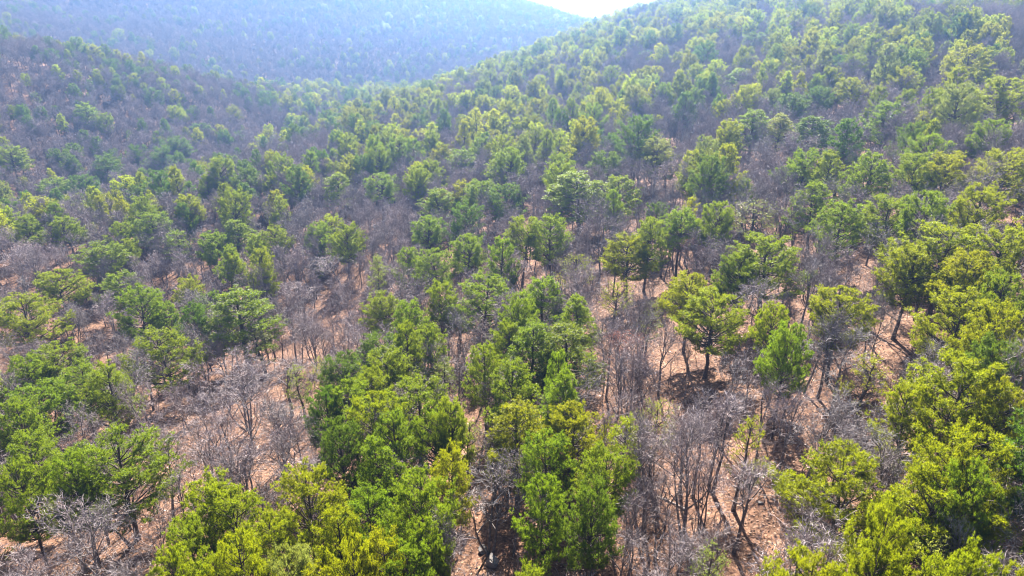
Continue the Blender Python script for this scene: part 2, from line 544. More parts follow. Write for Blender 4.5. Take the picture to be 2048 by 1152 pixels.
# ------------------------------------------------------------------ leafless oak / hickory
def make_bare(seed, H=8.0, spread=0.55, stems=1, n1=8, leafy=False, tw=0.018, low=0.35, twigs=5):
    g = np.random.default_rng(seed)
    T = Tubes()
    twp, twd, twl = [], [], []

    def poly(p, d, L, k, wob, upc):
        P = [np.array(p, float)]
        dd = np.array(d, float)
        for i in range(k):
            dd = dd + g.normal(0, wob, 3) + np.array([0, 0, upc])
            dd /= np.linalg.norm(dd)
            P.append(P[-1] + dd * L / k)
        return np.array(P), dd

    def child_dir(d, ang):
        r = g.normal(0, 1, 3)
        r -= d * np.dot(r, d)
        r /= np.linalg.norm(r) + 1e-9
        return d * math.cos(ang) + r * math.sin(ang)

    for s in range(stems):
        if stems > 1:
            a = s * 6.28 / stems + g.uniform(-0.5, 0.5)
            d = np.array([math.cos(a) * 0.28, math.sin(a) * 0.28, 1.0])
        else:
            d = np.array([g.normal(0, 0.05), g.normal(0, 0.05), 1.0])
        d /= np.linalg.norm(d)
        Hs = H * (g.uniform(0.8, 1.0) if stems > 1 else 1.0)
        P, _ = poly((0, 0, -0.4), d, Hs * 0.86 + 0.4, 9, 0.07, 0.05)
        r0 = 0.017 * H * (0.75 if stems > 1 else 1.0)
        T.add(P, np.linspace(r0, 0.018, 10), 6)
        seg = np.linspace(0, 1, 10)
        for i in range(n1):
            f = low + (1 - low) * (i + g.uniform(0, 1)) / n1
            p = np.array([np.interp(f, seg, P[:, c]) for c in range(3)])
            L1 = H * (0.50 - 0.32 * f) * g.uniform(0.75, 1.2) * (0.6 + spread)
            td = unit(P[min(9, int(f * 9) + 1)] - P[max(0, int(f * 9) - 1)])
            d1 = child_dir(td, R(g.uniform(28, 58)) * (0.55 + spread * 0.8))
            d1[2] = abs(d1[2]) + 0.12
            P1, e1 = poly(p, unit(d1), L1, 5, 0.16, 0.06)
            T.add(P1, np.linspace(0.008 * H * (1.1 - f * 0.6), 0.012, 6), 4)
            n2 = 5 + int(L1 * 1.1)
            for j in range(n2):
                f2 = 0.25 + 0.75 * (j + g.uniform(0, 1)) / n2
                p2 = np.array([np.interp(f2, np.linspace(0, 1, 6), P1[:, c]) for c in range(3)])
                d2 = child_dir(unit(P1[-1] - P1[0]), R(g.uniform(25, 60)))
                L2 = L1 * (0.55 - 0.25 * f2) * g.uniform(0.7, 1.3) + 0.25
                P2, e2 = poly(p2, d2, L2, 3, 0.2, 0.08)
                T.add(P2, np.linspace(0.014, 0.007, 4), 3)
                n3 = 4 + int(L2 * 2.2)
                for k in range(n3):
                    f3 = 0.2 + 0.8 * (k + g.uniform(0, 1)) / n3
                    p3 = np.array([np.interp(f3, np.linspace(0, 1, 4), P2[:, c]) for c in range(3)])
                    d3 = child_dir(unit(P2[-1] - P2[0]), R(g.uniform(20, 65)))
                    d3[2] += 0.15
                    d3 = unit(d3)
                    L3 = g.uniform(0.35, 0.8) * (0.6 + H / 20)
                    twp.append(p3); twd.append(d3); twl.append(L3)
                    for t in range(twigs):
                        d4 = unit(child_dir(d3, R(g.uniform(20, 60))) + np.array([0, 0, 0.1]))
                        twp.append(p3 + d3 * L3 * g.uniform(0.25, 0.95)); twd.append(d4); twl.append(L3 * g.uniform(0.35, 0.75))
    tv, tq = T.get()
    P = np.array(twp); D = np.array(twd); Ln = np.array(twl)
    n = len(P)
    sd_ = unit(np.cross(D, g.normal(0, 1, (n, 3))))
    w = tw * g.uniform(0.7, 1.3, n) * (0.55 + 0.6 * np.minimum(1, Ln / 0.7))
    mid = P + D * (Ln * 0.5)[:, None] + g.normal(0, 0.03, (n, 3))
    V = np.stack([P - sd_ * (w / 2)[:, None], P + sd_ * (w / 2)[:, None], mid + sd_ * (w * 0.45)[:, None], mid - sd_ * (w * 0.45)[:, None],
                  P + D * Ln[:, None]], 1).reshape(-1, 3)
    i5 = np.arange(n)[:, None] * 5
    quads = i5 + np.array([[0, 1, 2, 3]])
    tris = i5 + np.array([[3, 2, 4]])
    leaves = None
    if leafy:
        m = int(n * 0.8)
        idx = g.integers(0, n, m)
        c = P[idx] + D[idx] * (Ln[idx] * g.uniform(0.3, 1.0, m))[:, None] + g.normal(0, 0.06, (m, 3))
        u_ = unit(g.normal(0, 1, (m, 3)))
        v_ = unit(np.cross(u_, g.normal(0, 1, (m, 3))))
        sz = g.uniform(0.05, 0.10, m)[:, None]
        LV = np.stack([c - u_ * sz, c + v_ * sz * 0.55, c + u_ * sz, c - v_ * sz * 0.55], 1).reshape(-1, 3)
        leaves = (LV, np.arange(m * 4).reshape(-1, 4))
    r95 = np.percentile(np.hypot(P[:, 0], P[:, 1]), 93)
    return tv, tq, V, tris, quads, leaves, r95, P[:, 2].max() + 0.3


# ------------------------------------------------------------------ the kinds of tree that grow here
PINES = []      # dict(form, trunk mesh, crown mesh, joined mesh, r, h)
forms = [  # form, kwargs
    ('broad', dict(H=11, Rc=4.1, base=0.30, n_limb=62, round_=0.95)),
    ('broad', dict(H=10.5, Rc=4.3, base=0.26, n_limb=62, round_=0.7, lean=0.5)),
    ('broad', dict(H=11, Rc=4.0, base=0.36, n_limb=62, round_=1.0)),
    ('rounded', dict(H=11, Rc=3.4, base=0.33, n_limb=62, round_=0.8)),
    ('rounded', dict(H=11, Rc=3.3, base=0.40, n_limb=62, round_=1.0, lean=-0.4)),
    ('rounded', dict(H=11, Rc=3.5, base=0.28, n_limb=62, round_=0.6)),
    ('rounded', dict(H=11, Rc=3.2, base=0.43, n_limb=62, round_=0.95, lean=0.6)),
    ('conical', dict(H=11, Rc=3.0, base=0.26, n_limb=62, round_=0.4)),
    ('conical', dict(H=11, Rc=2.8, base=0.32, n_limb=58, round_=0.5)),
    ('slender', dict(H=11, Rc=2.2, base=0.50, n_limb=42, round_=0.5, dens=0.9)),
    ('slender', dict(H=11, Rc=2.4, base=0.42, n_limb=42, round_=0.4, dens=0.8, blades=11)),
    ('thin', dict(H=9, Rc=2.3, base=0.38, n_limb=34, round_=0.5, dens=0.8, blades=10, tufts=4)),
    ('thin', dict(H=9, Rc=2.6, base=0.45, n_limb=32, round_=0.8, dens=0.8, blades=10, tufts=4)),
]
for i, (form, kw) in enumerate(forms):
    tv, tq, V, Q, r, h = make_pine(100 + i, **kw)
    tm = mesh_from("pine_trunk_mesh", tv, quads=tq, mats=[M['bark']], smooth=True)
    cm = mesh_from("pine_crown_mesh", V, tris=Q, mats=[M['mid']])
    kw2 = dict(kw)
    kw2['blades'] = 6 if form != 'thin' else 4
    kw2['bw'] = 0.095
    fv, fq, FV, FQ, _, _ = make_pine(100 + i, **kw2)
    PINES.append(dict(form=form, trunk=tm, crown=cm, r=r, h=h, far=joined("far_pine_mesh", fv, fq, FV, FQ, None, M['bark'], M['forest'] if form != 'thin' else M['pale']),
                      dark=joined("dark_pine_mesh", fv, fq, FV, FQ, None, M['bark'], M['deep'])))

BARES = []
bforms = [
    ('spreading', dict(H=9.0, spread=0.60, n1=11, twigs=5)),
    ('spreading', dict(H=8.5, spread=0.75, n1=10, twigs=5, low=0.28)),
    ('many-stemmed', dict(H=9.0, spread=0.45, stems=3, n1=6, twigs=4, low=0.3)),
    ('upright', dict(H=9.0, spread=0.35, n1=10, twigs=4, low=0.42)),
    ('upright', dict(H=8.0, spread=0.30, n1=9, twigs=4, low=0.38)),
    ('slight', dict(H=6.5, spread=0.40, n1=7, twigs=4, low=0.35)),
    ('slight', dict(H=6.0, spread=0.55, n1=7, twigs=4, low=0.25)),
    ('many-stemmed', dict(H=6.5, spread=0.5, stems=3, n1=4, twigs=4, low=0.3)),
    ('leafy', dict(H=8.0, spread=0.6, n1=9, twigs=3, leafy=True)),
]
for i, (form, kw) in enumerate(bforms):
    tv, tq, V, tri, quad, leaves, r, h = make_bare(300 + i, **kw)
    tm = mesh_from("bare_trunk_mesh", tv, quads=tq, mats=[M['oakbark']], smooth=True)
    cm = mesh_from("bare_crown_mesh", V, tris=tri, quads=quad, mats=[M['twig']])
    lm = mesh_from("dry_leaf_mesh", leaves[0], quads=leaves[1], mats=[M['redleaf']]) if leaves else None
    kw2 = dict(kw)
    kw2['tw'] = 0.030
    ftv, ftq, FV, ftri, fquad = make_bare(300 + i, **kw2)[:5]
    BARES.append(dict(form=form, trunk=tm, crown=cm, tv=ftv, tq=ftq, V=FV, tri=ftri, quad=fquad, leaves=lm, r=r, h=h))


# ------------------------------------------------------------------ ground
def build_ground():
    rings = np.concatenate([np.linspace(3, 120, 60), 120 * (1500 / 120) ** (np.arange(1, 131) / 130.0), 1500 * (9000 / 1500) ** (np.arange(1, 31) / 30.0)])
    na = 300
    th = np.arange(na) * 2 * math.pi / na
    x = np.outer(rings, np.sin(th)).ravel()
    y = np.outer(rings, np.cos(th)).ravel()
    z = terrain(x, y) + CAMZ
    V = np.stack([x, y, z], 1)
    V = np.concatenate([V, [[0, 0, float(terrain(0, 0)) + CAMZ]]])
    i = np.arange(len(rings) - 1)[:, None] * na
    j = np.arange(na)[None]
    j2 = (j + 1) % na
    q = np.stack([i + j, i + na + j, i + na + j2, i + j2], -1).reshape(-1, 4)
    c = len(V) - 1
    t = np.stack([np.full(na, c), np.arange(na), (np.arange(na) + 1) % na], 1)
    me = mesh_from("ground_mesh", V, tris=t, quads=q, mats=[M['ground']], smooth=True)
    o = bpy.data.objects.new("ground", me)
    o["kind"] = "structure"
    COL.objects.link(o)
    return V[:, 2].min(), o


ZMIN, ground = build_ground()

# ------------------------------------------------------------------ where the trees stand
# (u, v of the tip in the 2048 x 1152 photograph, crown width in pixels, form, colour)
B, N_, C, S_, T_ = 'broad', 'rounded', 'conical', 'slender', 'thin'
hero_pines = [
    (30, 588, 125, B, 'yellow'), (318, 658, 135, B, 'mid'), (478, 575, 140, C, 'mid'), (100, 688, 110, N_, 'mid'), (148, 722, 110, N_, 'mid'),
    (198, 726, 100, N_, 'mid'), (72, 762, 135, B, 'mid'), (25, 800, 100, N_, 'mid'), (215, 858, 205, B, 'mid'), (515, 660, 85, T_, 'pale'),
    (642, 715, 55, T_, 'pale'), (595, 722, 40, T_, 'pale'), (400, 935, 140, N_, 'yellow'), (457, 978, 130, N_, 'yellow'), (603, 938, 160, B, 'yellow'),
    (735, 985, 150, B, 'mid'), (660, 1012, 120, N_, 'yellow'), (832, 930, 150, B, 'mid'), (886, 890, 95, N_, 'yellow'), (470, 1068, 150, B, 'yellow'),
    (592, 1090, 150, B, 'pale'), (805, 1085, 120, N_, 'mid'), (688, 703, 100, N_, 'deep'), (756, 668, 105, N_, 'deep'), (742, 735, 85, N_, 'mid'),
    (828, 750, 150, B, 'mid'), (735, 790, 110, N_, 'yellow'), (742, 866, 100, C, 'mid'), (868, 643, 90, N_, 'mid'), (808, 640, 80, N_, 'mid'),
    (886, 722, 65, T_, 'pale'), (822, 592, 80, N_, 'mid'), (770, 585, 75, N_, 'mid'), (965, 545, 140, B, 'mid'), (970, 680, 75, N_, 'mid'),
    (1032, 714, 100, C, 'mid'), (985, 752, 70, T_, 'pale'), (1072, 638, 110, C, 'mid'), (1135, 644, 135, C, 'mid'), (1038, 798, 130, C, 'yellow'), (1148, 810, 150, B, 'yellow'),
    (1198, 888, 120, N_, 'mid'), (1228, 822, 55, S_, 'yellow'), (1160, 588, 85, C, 'mid'), (1085, 558, 115, N_, 'mid'), (1038, 590, 75, N_, 'mid'),
    (1430, 578, 145, B, 'yellow'), (1385, 540, 95, N_, 'yellow'), (1542, 463, 155, B, 'mid'), (1480, 500, 80, N_, 'mid'), (1560, 604, 75, N_, 'yellow'),
    (1692, 572, 115, N_, 'yellow'), (1745, 700, 100, T_, 'yellow'), (1925, 575, 160, B, 'yellow'), (2000, 600, 130, B, 'yellow'), (1930, 702, 200, B, 'yellow'),
    (1850, 765, 110, N_, 'yellow'), (1962, 845, 210, B, 'yellow'), (1712, 885, 220, B, 'yellow'), (1862, 925, 220, B, 'yellow'), (1610, 1075, 170, B, 'yellow'),
    (1497, 830, 70, T_, 'yellow'), (1312, 790, 75, T_, 'pale'), (1422, 1085, 95, T_, 'pale'), (1065, 1125, 50, C, 'mid'), (1745, 1085, 150, B, 'yellow'),
    (2035, 1128, 110, N_, 'yellow'), (1905, 438, 190, B, 'yellow'), (1832, 488, 115, N_, 'yellow'), (2030, 540, 120, B, 'mid'), (1990, 660, 100, N_, 'deep'),
    (1260, 463, 105, B, 'yellow'), (1152, 505, 70, T_, 'yellow'), (1162, 340, 115, C, 'mid'), (1315, 274, 92, B, 'pale'), (1508, 398, 95, T_, 'pale'),
    (1438, 400, 65, N_, 'mid'), (1630, 230, 95, C, 'deep'), (1594, 183, 62, N_, 'deep'), (1642, 170, 52, N_, 'deep'), (1514, 215, 75, C, 'mid'),
    (1568, 225, 72, C, 'pale'), (1480, 135, 60, C, 'mid'), (1290, 155, 60, N_, 'mid'), (1515, 62, 55, N_, 'deep'), (1655, 70, 68, B, 'mid'),
    (1706, 152, 60, N_, 'yellow'), (1942, 84, 95, B, 'yellow'), (1965, 132, 75, N_, 'yellow'), (2018, 148, 110, B, 'yellow'), (1780, 200, 80, N_, 'mid'),
    (1842, 300, 100, B, 'mid'), (1900, 295, 110, B, 'yellow'), (2022, 290, 130, B, 'yellow'), (1745, 300, 90, N_, 'mid'), (1660, 298, 75, N_, 'mid'),
    (1608, 290, 85, B, 'mid'), (1790, 385, 115, B, 'mid'), (1700, 395, 100, N_, 'mid'), (1640, 360, 90, N_, 'mid'), (1850, 375, 100, N_, 'mid'), (1965, 360, 110, B, 'yellow'),
    (675, 345, 68, C, 'mid'), (920, 293, 72, N_, 'mid'), (470, 438, 68, C, 'mid'), (420, 462, 62, N_, 'mid'), (550, 443, 60, N_, 'mid'), (512, 462, 48, N_, 'mid'),
    (350, 458, 58, S_, 'mid'), (300, 420, 82, N_, 'mid'), (200, 485, 92, N_, 'mid'), (236, 545, 100, N_, 'mid'), (370, 550, 62, N_, 'yellow'),
    (886, 375, 80, N_, 'mid'), (925, 402, 85, B, 'deep'), (955, 356, 70, N_, 'mid'), (866, 495, 82, N_, 'mid'), (815, 488, 62, N_, 'mid'), (938, 468, 75, N_, 'mid'),
    (750, 508, 38, S_, 'pale'), (130, 430, 60, N_, 'mid'), (50, 428, 60, N_, 'mid'), (490, 363, 46, C, 'deep'), (168, 202, 58, N_, 'mid'), (18, 290, 72, N_, 'mid'),
    (205, 304, 72, N_, 'deep'), (320, 288, 72, B, 'deep'), (348, 272, 60, N_, 'deep'), (400, 245, 42, N_, 'deep'), (108, 355, 62, N_, 'mid'),
    (1020, 365, 80, B, 'deep'), (1045, 430, 80, N_, 'mid'), (1105, 425, 80, N_, 'mid'), (1240, 350, 90, N_, 'mid'), (1365, 415, 80, N_, 'mid'), (1300, 430, 80, N_, 'mid'),
    (1210, 300, 70, N_, 'deep'), (1010, 300, 80, N_, 'mid'), (850, 430, 70, N_, 'mid'), (760, 345, 70, N_, 'mid'), (880, 560, 70, N_, 'mid'), (1120, 700, 60, N_, 'mid'), (935, 840, 50, T_, 'pale'),
    (640, 770, 70, N_, 'deep'), (1300, 600, 40, T_, 'pale'), (1230, 560, 60, T_, 'yellow'), (1585, 640, 90, N_, 'mid'), (110, 540, 90, N_, 'yellow'), (40, 1180, 90, N_, 'mid'),
    (330, 1100, 120, N_, 'yellow'), (690, 1080, 110, B, 'yellow'), (1880, 1080, 120, T_, 'mid'), (1990, 930, 140, B, 'mid'), (60, 860, 120, N_, 'mid'), (130, 905, 90, N_, 'mid'),
    (700, 760, 105, N_, 'mid'), (790, 820, 110, N_, 'mid'), (862, 800, 105, B, 'mid'), (668, 830, 90, N_, 'deep'), (782, 700, 100, N_, 'mid'), (906, 790, 80, N_, 'mid'),
    (540, 1022, 125, N_, 'yellow'), (378, 1040, 125, B, 'mid'), (762, 1060, 120, N_, 'yellow'), (420, 1122, 120, B, 'yellow'), (640, 1132, 120, N_, 'yellow'), (862, 1030, 100, N_, 'mid'),
    (1100, 862, 115, N_, 'mid'), (1180, 962, 105, N_, 'deep'), (1090, 940, 105, N_, 'mid'), (1118, 730, 95, C, 'mid'), (1012, 640, 90, N_, 'mid'),
    (2012, 760, 140, B, 'yellow'), (1792, 1000, 140, B, 'yellow'), (1930, 1052, 140, B, 'yellow'), 
    (2020, 450, 120, B, 'yellow'), (1962, 500, 110, N_, 'yellow'), (20, 920, 120, B, 'mid'), (50, 700, 90, N_, 'mid'),
]
# (u, v, crown width, form, bark)
hero_bares = [
    (435, 690, 240, 'spreading', 'twig'), (470, 720, 170, 'many-stemmed', 'twig'), (350, 735, 130, 'spreading', 'twig'), (565, 705, 110, 'upright', 'twig'), (672, 505, 110, 'upright', 'twig'),
    (595, 560, 95, 'upright', 'twig'), (545, 800, 130, 'many-stemmed', 'twigpale'), (625, 850, 90, 'slight', 'twig'), (230, 975, 150, 'slight', 'twigpale'), (975, 930, 190, 'many-stemmed', 'twigpale'),
    (1120, 985, 120, 'slight', 'twigpale'), (1320, 800, 115, 'many-stemmed', 'twig'), (1385, 815, 110, 'upright', 'twig'), (1452, 800, 120, 'upright', 'twig'), (1285, 850, 110, 'upright', 'twig'),
    (1425, 880, 130, 'many-stemmed', 'twig'), (1700, 655, 190, 'spreading', 'twigpale'), (1640, 620, 130, 'spreading', 'twigpale'), (1690, 800, 170, 'spreading', 'twigpale'),
    (1780, 560, 130, 'spreading', 'twigpale'), (1590, 700, 130, 'spreading', 'twigpale'), (800, 430, 120, 'spreading', 'twig'), (250, 620, 120, 'spreading', 'twig'), (100, 600, 120, 'spreading', 'twig'),
    (1330, 930, 130, 'many-stemmed', 'twig'), (1500, 900, 130, 'upright', 'twig'), (1190, 1010, 110, 'slight', 'twig'), (1270, 970, 110, 'upright', 'twig'), (1540, 760, 130, 'spreading', 'twig'), (1950, 1010, 160, 'spreading', 'twigpale'),
    (1250, 655, 125, 'leafy', 'redleaf'), (1300, 690, 90, 'upright', 'twig'), (1040, 205, 40, 'leafy', 'tanleaf'), (1018, 200, 38, 'leafy', 'tanleaf'),
    (1835, 12, 40, 'leafy', 'tanleaf'), (1135, 215, 40, 'leafy', 'redleaf'), (730, 95, 18, 'leafy', 'tanleaf'), (1380, 470, 60, 'leafy', 'redleaf'), (605, 175, 24, 'leafy', 'tanleaf'),
]
# open, leafless patches (u, v of the ground, radius in pixels x and y)
clear_px = [(150, 610, 200, 45), (700, 440, 120, 30), (560, 520, 90, 30), (60, 320, 120, 30), (480, 260, 120, 25), (1240, 640, 60, 60), (580, 720, 130, 70), (430, 880, 160, 60), (650, 640, 90, 60), (180, 680, 170, 40), (380, 660, 60, 40), (1330, 760, 110, 80), (1400, 960, 150, 110), (1650, 780, 120, 60),
            (1000, 1080, 90, 60), (90, 1090, 120, 60), (720, 480, 120, 36), (800, 500, 60, 30), (1350, 350, 50, 25), (600, 540, 70, 30), (1440, 310, 80, 35), (1950, 270, 90, 40), (1910, 70, 90, 22),
            (1300, 640, 90, 40), (1560, 560, 60, 30), (300, 600, 80, 30), (1270, 190, 70, 25), (1780, 700, 60, 40), (950, 280, 50, 20), (1340, 140, 80, 20), (60, 640, 90, 30), (1480, 700, 60, 50), (650, 930, 60, 40)]
CLEAR = []
for (u, v, rx, ry) in clear_px:
    p = place_ground(u, v)
    q = place_ground(u, v - ry)
    s = place_ground(u, v + ry)
    if p is None:
        continue
    ry_m = max(3.0, abs((q[1] if q else p[1] * 1.1) - s[1]) / 2)
    CLEAR.append((p[0], p[1], rx * p[2] / FPX, min(ry_m, 60)))


def openness(x, y):
    o = np.zeros_like(x)
    for (cx, cy_, rx, ry) in CLEAR:
        d = ((x - cx) / rx) ** 2 + ((y - cy_) / ry) ** 2
        o = np.maximum(o, np.clip(1.35 - d, 0, 1))
    return o


def noise2(x, y, s, k):
    g = np.random.default_rng(k)
    out = np.zeros_like(x)
    for i in range(7):
        a = g.uniform(0, 6.28)
        f = g.uniform(0.6, 1.7) / s
        out += np.sin((x * math.cos(a) + y * math.sin(a)) * f * 6.28 + g.uniform(0, 6.28))
    return out / 7 ** 0.5 / 0.9


def jitter_grid(s, r0, r1, margin):
    n = int(r1 / s)
    ix, iy = np.meshgrid(np.arange(-n, n + 1), np.arange(-int(40 / s), n + 1))
    x = (ix.ravel() + rng.uniform(-0.46, 0.46, ix.size)) * s
    y = (iy.ravel() + rng.uniform(-0.46, 0.46, ix.size)) * s
    z = terrain(x, y)
    r = np.hypot(x, y)
    u, v, d = project(x, y, z)
    ut, vt, dt = project(x, y, z + 13)
    ok = (r >= r0) & (r < r1) & (y > 8) & (d > 5) & (u > -margin) & (u < 2048 + margin) & (vt < 1152 + margin * 1.6) & (v > -90)
    x, y, z = x[ok], y[ok], z[ok]
    # leave out what lies deep behind the crests
    hid = np.zeros(len(x), bool)
    for f in np.linspace(0.06, 0.985, 70):
        hid |= terrain(x * f, y * f) > (z + 16) * f + 2
    return x[~hid], y[~hid], z[~hid]


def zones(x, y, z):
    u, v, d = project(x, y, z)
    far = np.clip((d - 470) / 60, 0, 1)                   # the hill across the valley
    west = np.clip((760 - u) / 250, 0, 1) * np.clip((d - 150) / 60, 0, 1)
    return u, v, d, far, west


def in_front(x, y, z, h, r, marks, near, p):
    """which trees (x, y, z, height h, radius r) would stand between the lens and the marked crowns"""
    u, v, d = project(x, y, z + h * 0.75)
    ru = r * FPX / d
    hit = np.zeros(len(x), bool)
    for (mx, my, mz, mh, mr) in marks:
        mu, mv, md = project(mx, my, mz + mh * 0.66)
        if md > near:
            continue
        rx, ry = mr * FPX / md * 0.85 + ru * 0.45, mh * 0.34 * FPX / md + ru * 0.5
        hit |= (d < md - 0.5) & (d > md - 45) & (((u - mu) / rx) ** 2 + ((v - mv) / ry) ** 2 < 1)
    return hit & (np.random.default_rng(77).uniform(0, 1, len(x)) < p)


trees_p, trees_b = [], []     # x, y, z, variant, sx, sz, rot, colour, hero index
occ = []
pick = lambda lst, form: random.choice([i for i, q in enumerate(lst) if q['form'] == form])
for k, (u, v, w, form, colr) in enumerate(hero_pines):
    wm0 = {B: 8.0, N_: 6.6, C: 6.0, S_: 4.4, T_: 4.6}[form]
    h = random.uniform(9.6, 11.6) if form != T_ else random.uniform(7.0, 8.6)
    p = place_top(u, v, h)
    if p is None:
        continue
    i = pick(PINES, form)
    wm = w * p[2] / FPX
    wm = min(max(wm, 2.8), 11.5)
    h = min(max(h, wm * 1.22), 14.5)
    p = place_top(u, v, h)
    if p is None:
        continue
    wm = min(max(w * p[2] / FPX, 2.8), 9.8, h * 0.80) if w * p[2] / FPX > 2.8 else 2.8
    trees_p.append([p[0], p[1], float(terrain(p[0], p[1])), i, wm * 1.15 / (2 * PINES[i]['r']), h / PINES[i]['h'], random.uniform(0, 6.28), colr, k])
    occ.append((p[0], p[1], wm * 0.5))
OCC = np.array(occ)
x, y, z = jitter_grid(6.0, 20, 1000, 260)
u, v, d, far, west = zones(x, y, z)
dens = 0.76 + 0.30 * noise2(x, y, 60, 5) + 0.16 * noise2(x, y, 24, 6)
dens = dens - 0.24 * west - 0.36 * far - 0.02 + 0.16 * (1 - west) * (1 - far) * np.clip((d - 130) / 40, 0, 1)
dens = dens * (1 - 0.93 * openness(x, y))
near = np.clip((135 - d) / 40, 0, 1)
dens = dens - 0.62 * near * ((u > 0) & (u < 2048))
keep = rng.uniform(0, 1, len(x)) < dens
x, y, z, d = x[keep], y[keep], z[keep], d[keep]
mind = np.full(len(x), 9e9)
for (ox, oy, orad) in OCC:
    mind = np.minimum(mind, np.hypot(x - ox, y - oy) - orad)
MARKS = [(t[0], t[1], t[2], PINES[t[3]]['h'] * t[5], PINES[t[3]]['r'] * t[4]) for t in trees_p]
ok = (mind > 0.9) & ~in_front(x, y, z, 11.0, 3.3, MARKS, 170, 0.92)
# the tips of filled-in trees should not stand over the open patches in front of the lens
x, y, z, d = x[ok], y[ok], z[ok], d[ok]
west_, far_ = zones(x, y, z)[4], zones(x, y, z)[3]
fw = ['broad'] * 5 + ['rounded'] * 10 + ['conical'] * 4 + ['slender'] * 4 + ['thin'] * 3
for i in range(len(x)):
    form = random.choice(fw)
    k = pick(PINES, form)
    hh = random.gauss(11.3, 2.0) if form != 'thin' else random.gauss(7.5, 1.2)
    hh = min(max(hh, 5.0), 15.0)
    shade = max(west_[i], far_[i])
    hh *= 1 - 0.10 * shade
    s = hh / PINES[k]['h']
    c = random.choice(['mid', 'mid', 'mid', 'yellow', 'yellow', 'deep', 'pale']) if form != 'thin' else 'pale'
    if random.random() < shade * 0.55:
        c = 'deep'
    trees_p.append([x[i], y[i], z[i], k, s * random.uniform(0.72, 1.0), s, random.uniform(0, 6.28), c, -1])

for k, (u, v, w, form, bark) in enumerate(hero_bares):
    h = {'spreading': 8.6, 'many-stemmed': 8.2, 'upright': 8.6, 'slight': 6.2, 'leafy': 7.6}[form]
    p = place_top(u, v, h)
    if p is None:
        continue
    i = pick(BARES, form)
    wm = min(max(w * p[2] / FPX, 2.5), 9.5)
    h = max(h, wm * 0.98)
    p = place_top(u, v, h) or p
    trees_b.append([p[0], p[1], float(terrain(p[0], p[1])), i, wm / (2 * BARES[i]['r']), h / BARES[i]['h'], random.uniform(0, 6.28), bark, k])
x1, y1, z1 = jitter_grid(3.4, 20, 330, 160)
x2, y2, z2 = jitter_grid(3.7, 330, 1000, 110)
x, y, z = np.r_[x1, x2], np.r_[y1, y2], np.r_[z1, z2]
MARKB = [(t[0], t[1], t[2], BARES[t[3]]['h'] * t[5], BARES[t[3]]['r'] * t[4]) for t in trees_b]
hide = in_front(x, y, z, 6.5, 2.0, MARKS, 170, 0.88) | in_front(x, y, z, 6.5, 2.0, MARKB, 140, 0.6)
for (ox, oy, oz, oh, orad) in MARKS:
    hide |= np.hypot(x - ox, y - oy) < orad * 0.45
x, y, z = x[~hide], y[~hide], z[~hide]
dn = 0.72 + 0.25 * noise2(x, y, 34, 9)
u, v, d, far, west = zones(x, y, z)
op = openness(x, y)
dn = np.clip(dn + 0.3 * west + 0.4 * far + 0.25 * np.clip((d - 100) / 80, 0, 1) + 0.10 * np.clip((110 - d) / 40, 0, 1), 0.25, 1) * (1 - 0.35 * op * (d < 130))
PA = np.array([(t[0], t[1]) for t in trees_p])
keep = rng.uniform(0, 1, len(x)) < dn
x, y, z = x[keep], y[keep], z[keep]
bw_ = [0, 1, 3, 3, 3, 3, 4, 4, 4, 4, 5, 5, 2]
for i in range(len(x)):
    k = random.choice(bw_) if random.random() > 0.006 else 8
    fz = min(1.0, max(0.0, (math.hypot(x[i], y[i]) - 150) / 120))
    s = random.uniform(0.72, 1.14) * (1 + 0.06 * fz)
    bark = 'twig' if random.random() > 0.15 - 0.1 * fz else 'twigpale'
    if k == 8 and math.hypot(x[i], y[i]) < 130:
        k = 3
    if k == 8:
        bark = random.choice(['redleaf', 'tanleaf'])
    trees_b.append([x[i], y[i], z[i], k, s * random.uniform(0.85, 1.15), s, random.uniform(0, 6.28), bark, -1])

# ------------------------------------------------------------------ which trees show largest: a coarse look from the camera
BW, BH = 512, 288


def rank(trees, protos, lowf, opaque_first=None, alpha=1.0):
    buf = np.full((BH, BW), np.inf) if opaque_first is None else opaque_first
    order = sorted(range(len(trees)), key=lambda i: trees[i][0] ** 2 + trees[i][1] ** 2)
    cnt = np.zeros(len(trees))
    own = buf.copy()
    for i in order:
        t = trees[i]
        pr = protos[t[3]]
        H = pr['h'] * t[5]
        rr = pr['r'] * t[4]
        ut, vt, dt = project(t[0], t[1], t[2] + H)
        ub, vb, db = project(t[0], t[1], t[2] + H * lowf)
        cx, cyy = (ut + ub) / 2 / 4, (vt + vb) / 2 / 4
        rx, ry = rr * FPX / dt / 4, abs(vb - vt) / 2 / 4 + 0.4
        x0, x1_ = int(max(0, cx - rx)), int(min(BW, cx + rx + 1))
        y0, y1_ = int(max(0, cyy - ry)), int(min(BH, cyy + ry + 1))
        if x0 >= x1_ or y0 >= y1_:
            continue
        yy, xx = np.mgrid[y0:y1_, x0:x1_]
        m = ((xx + 0.5 - cx) / rx) ** 2 + ((yy + 0.5 - cyy) / ry) ** 2 < 1
        sub = own[y0:y1_, x0:x1_]
        vis = m & (sub > dt)
        cnt[i] = vis.sum()
        sub[vis] = dt
    return cnt, own


cp, pbuf = rank(trees_p, PINES, 0.42)
cb, _ = rank(trees_b, BARES, 0.30, pbuf.copy())
NMAX = 300
sel_p = set(sorted(range(len(trees_p)), key=lambda i: -cp[i] - (9999 if trees_p[i][8] >= 0 and cp[i] > 3 else 0))[:NMAX])
sel_b = set(sorted(range(len(trees_b)), key=lambda i: -cb[i] - (9999 if trees_b[i][8] >= 0 else 0))[:NMAX])

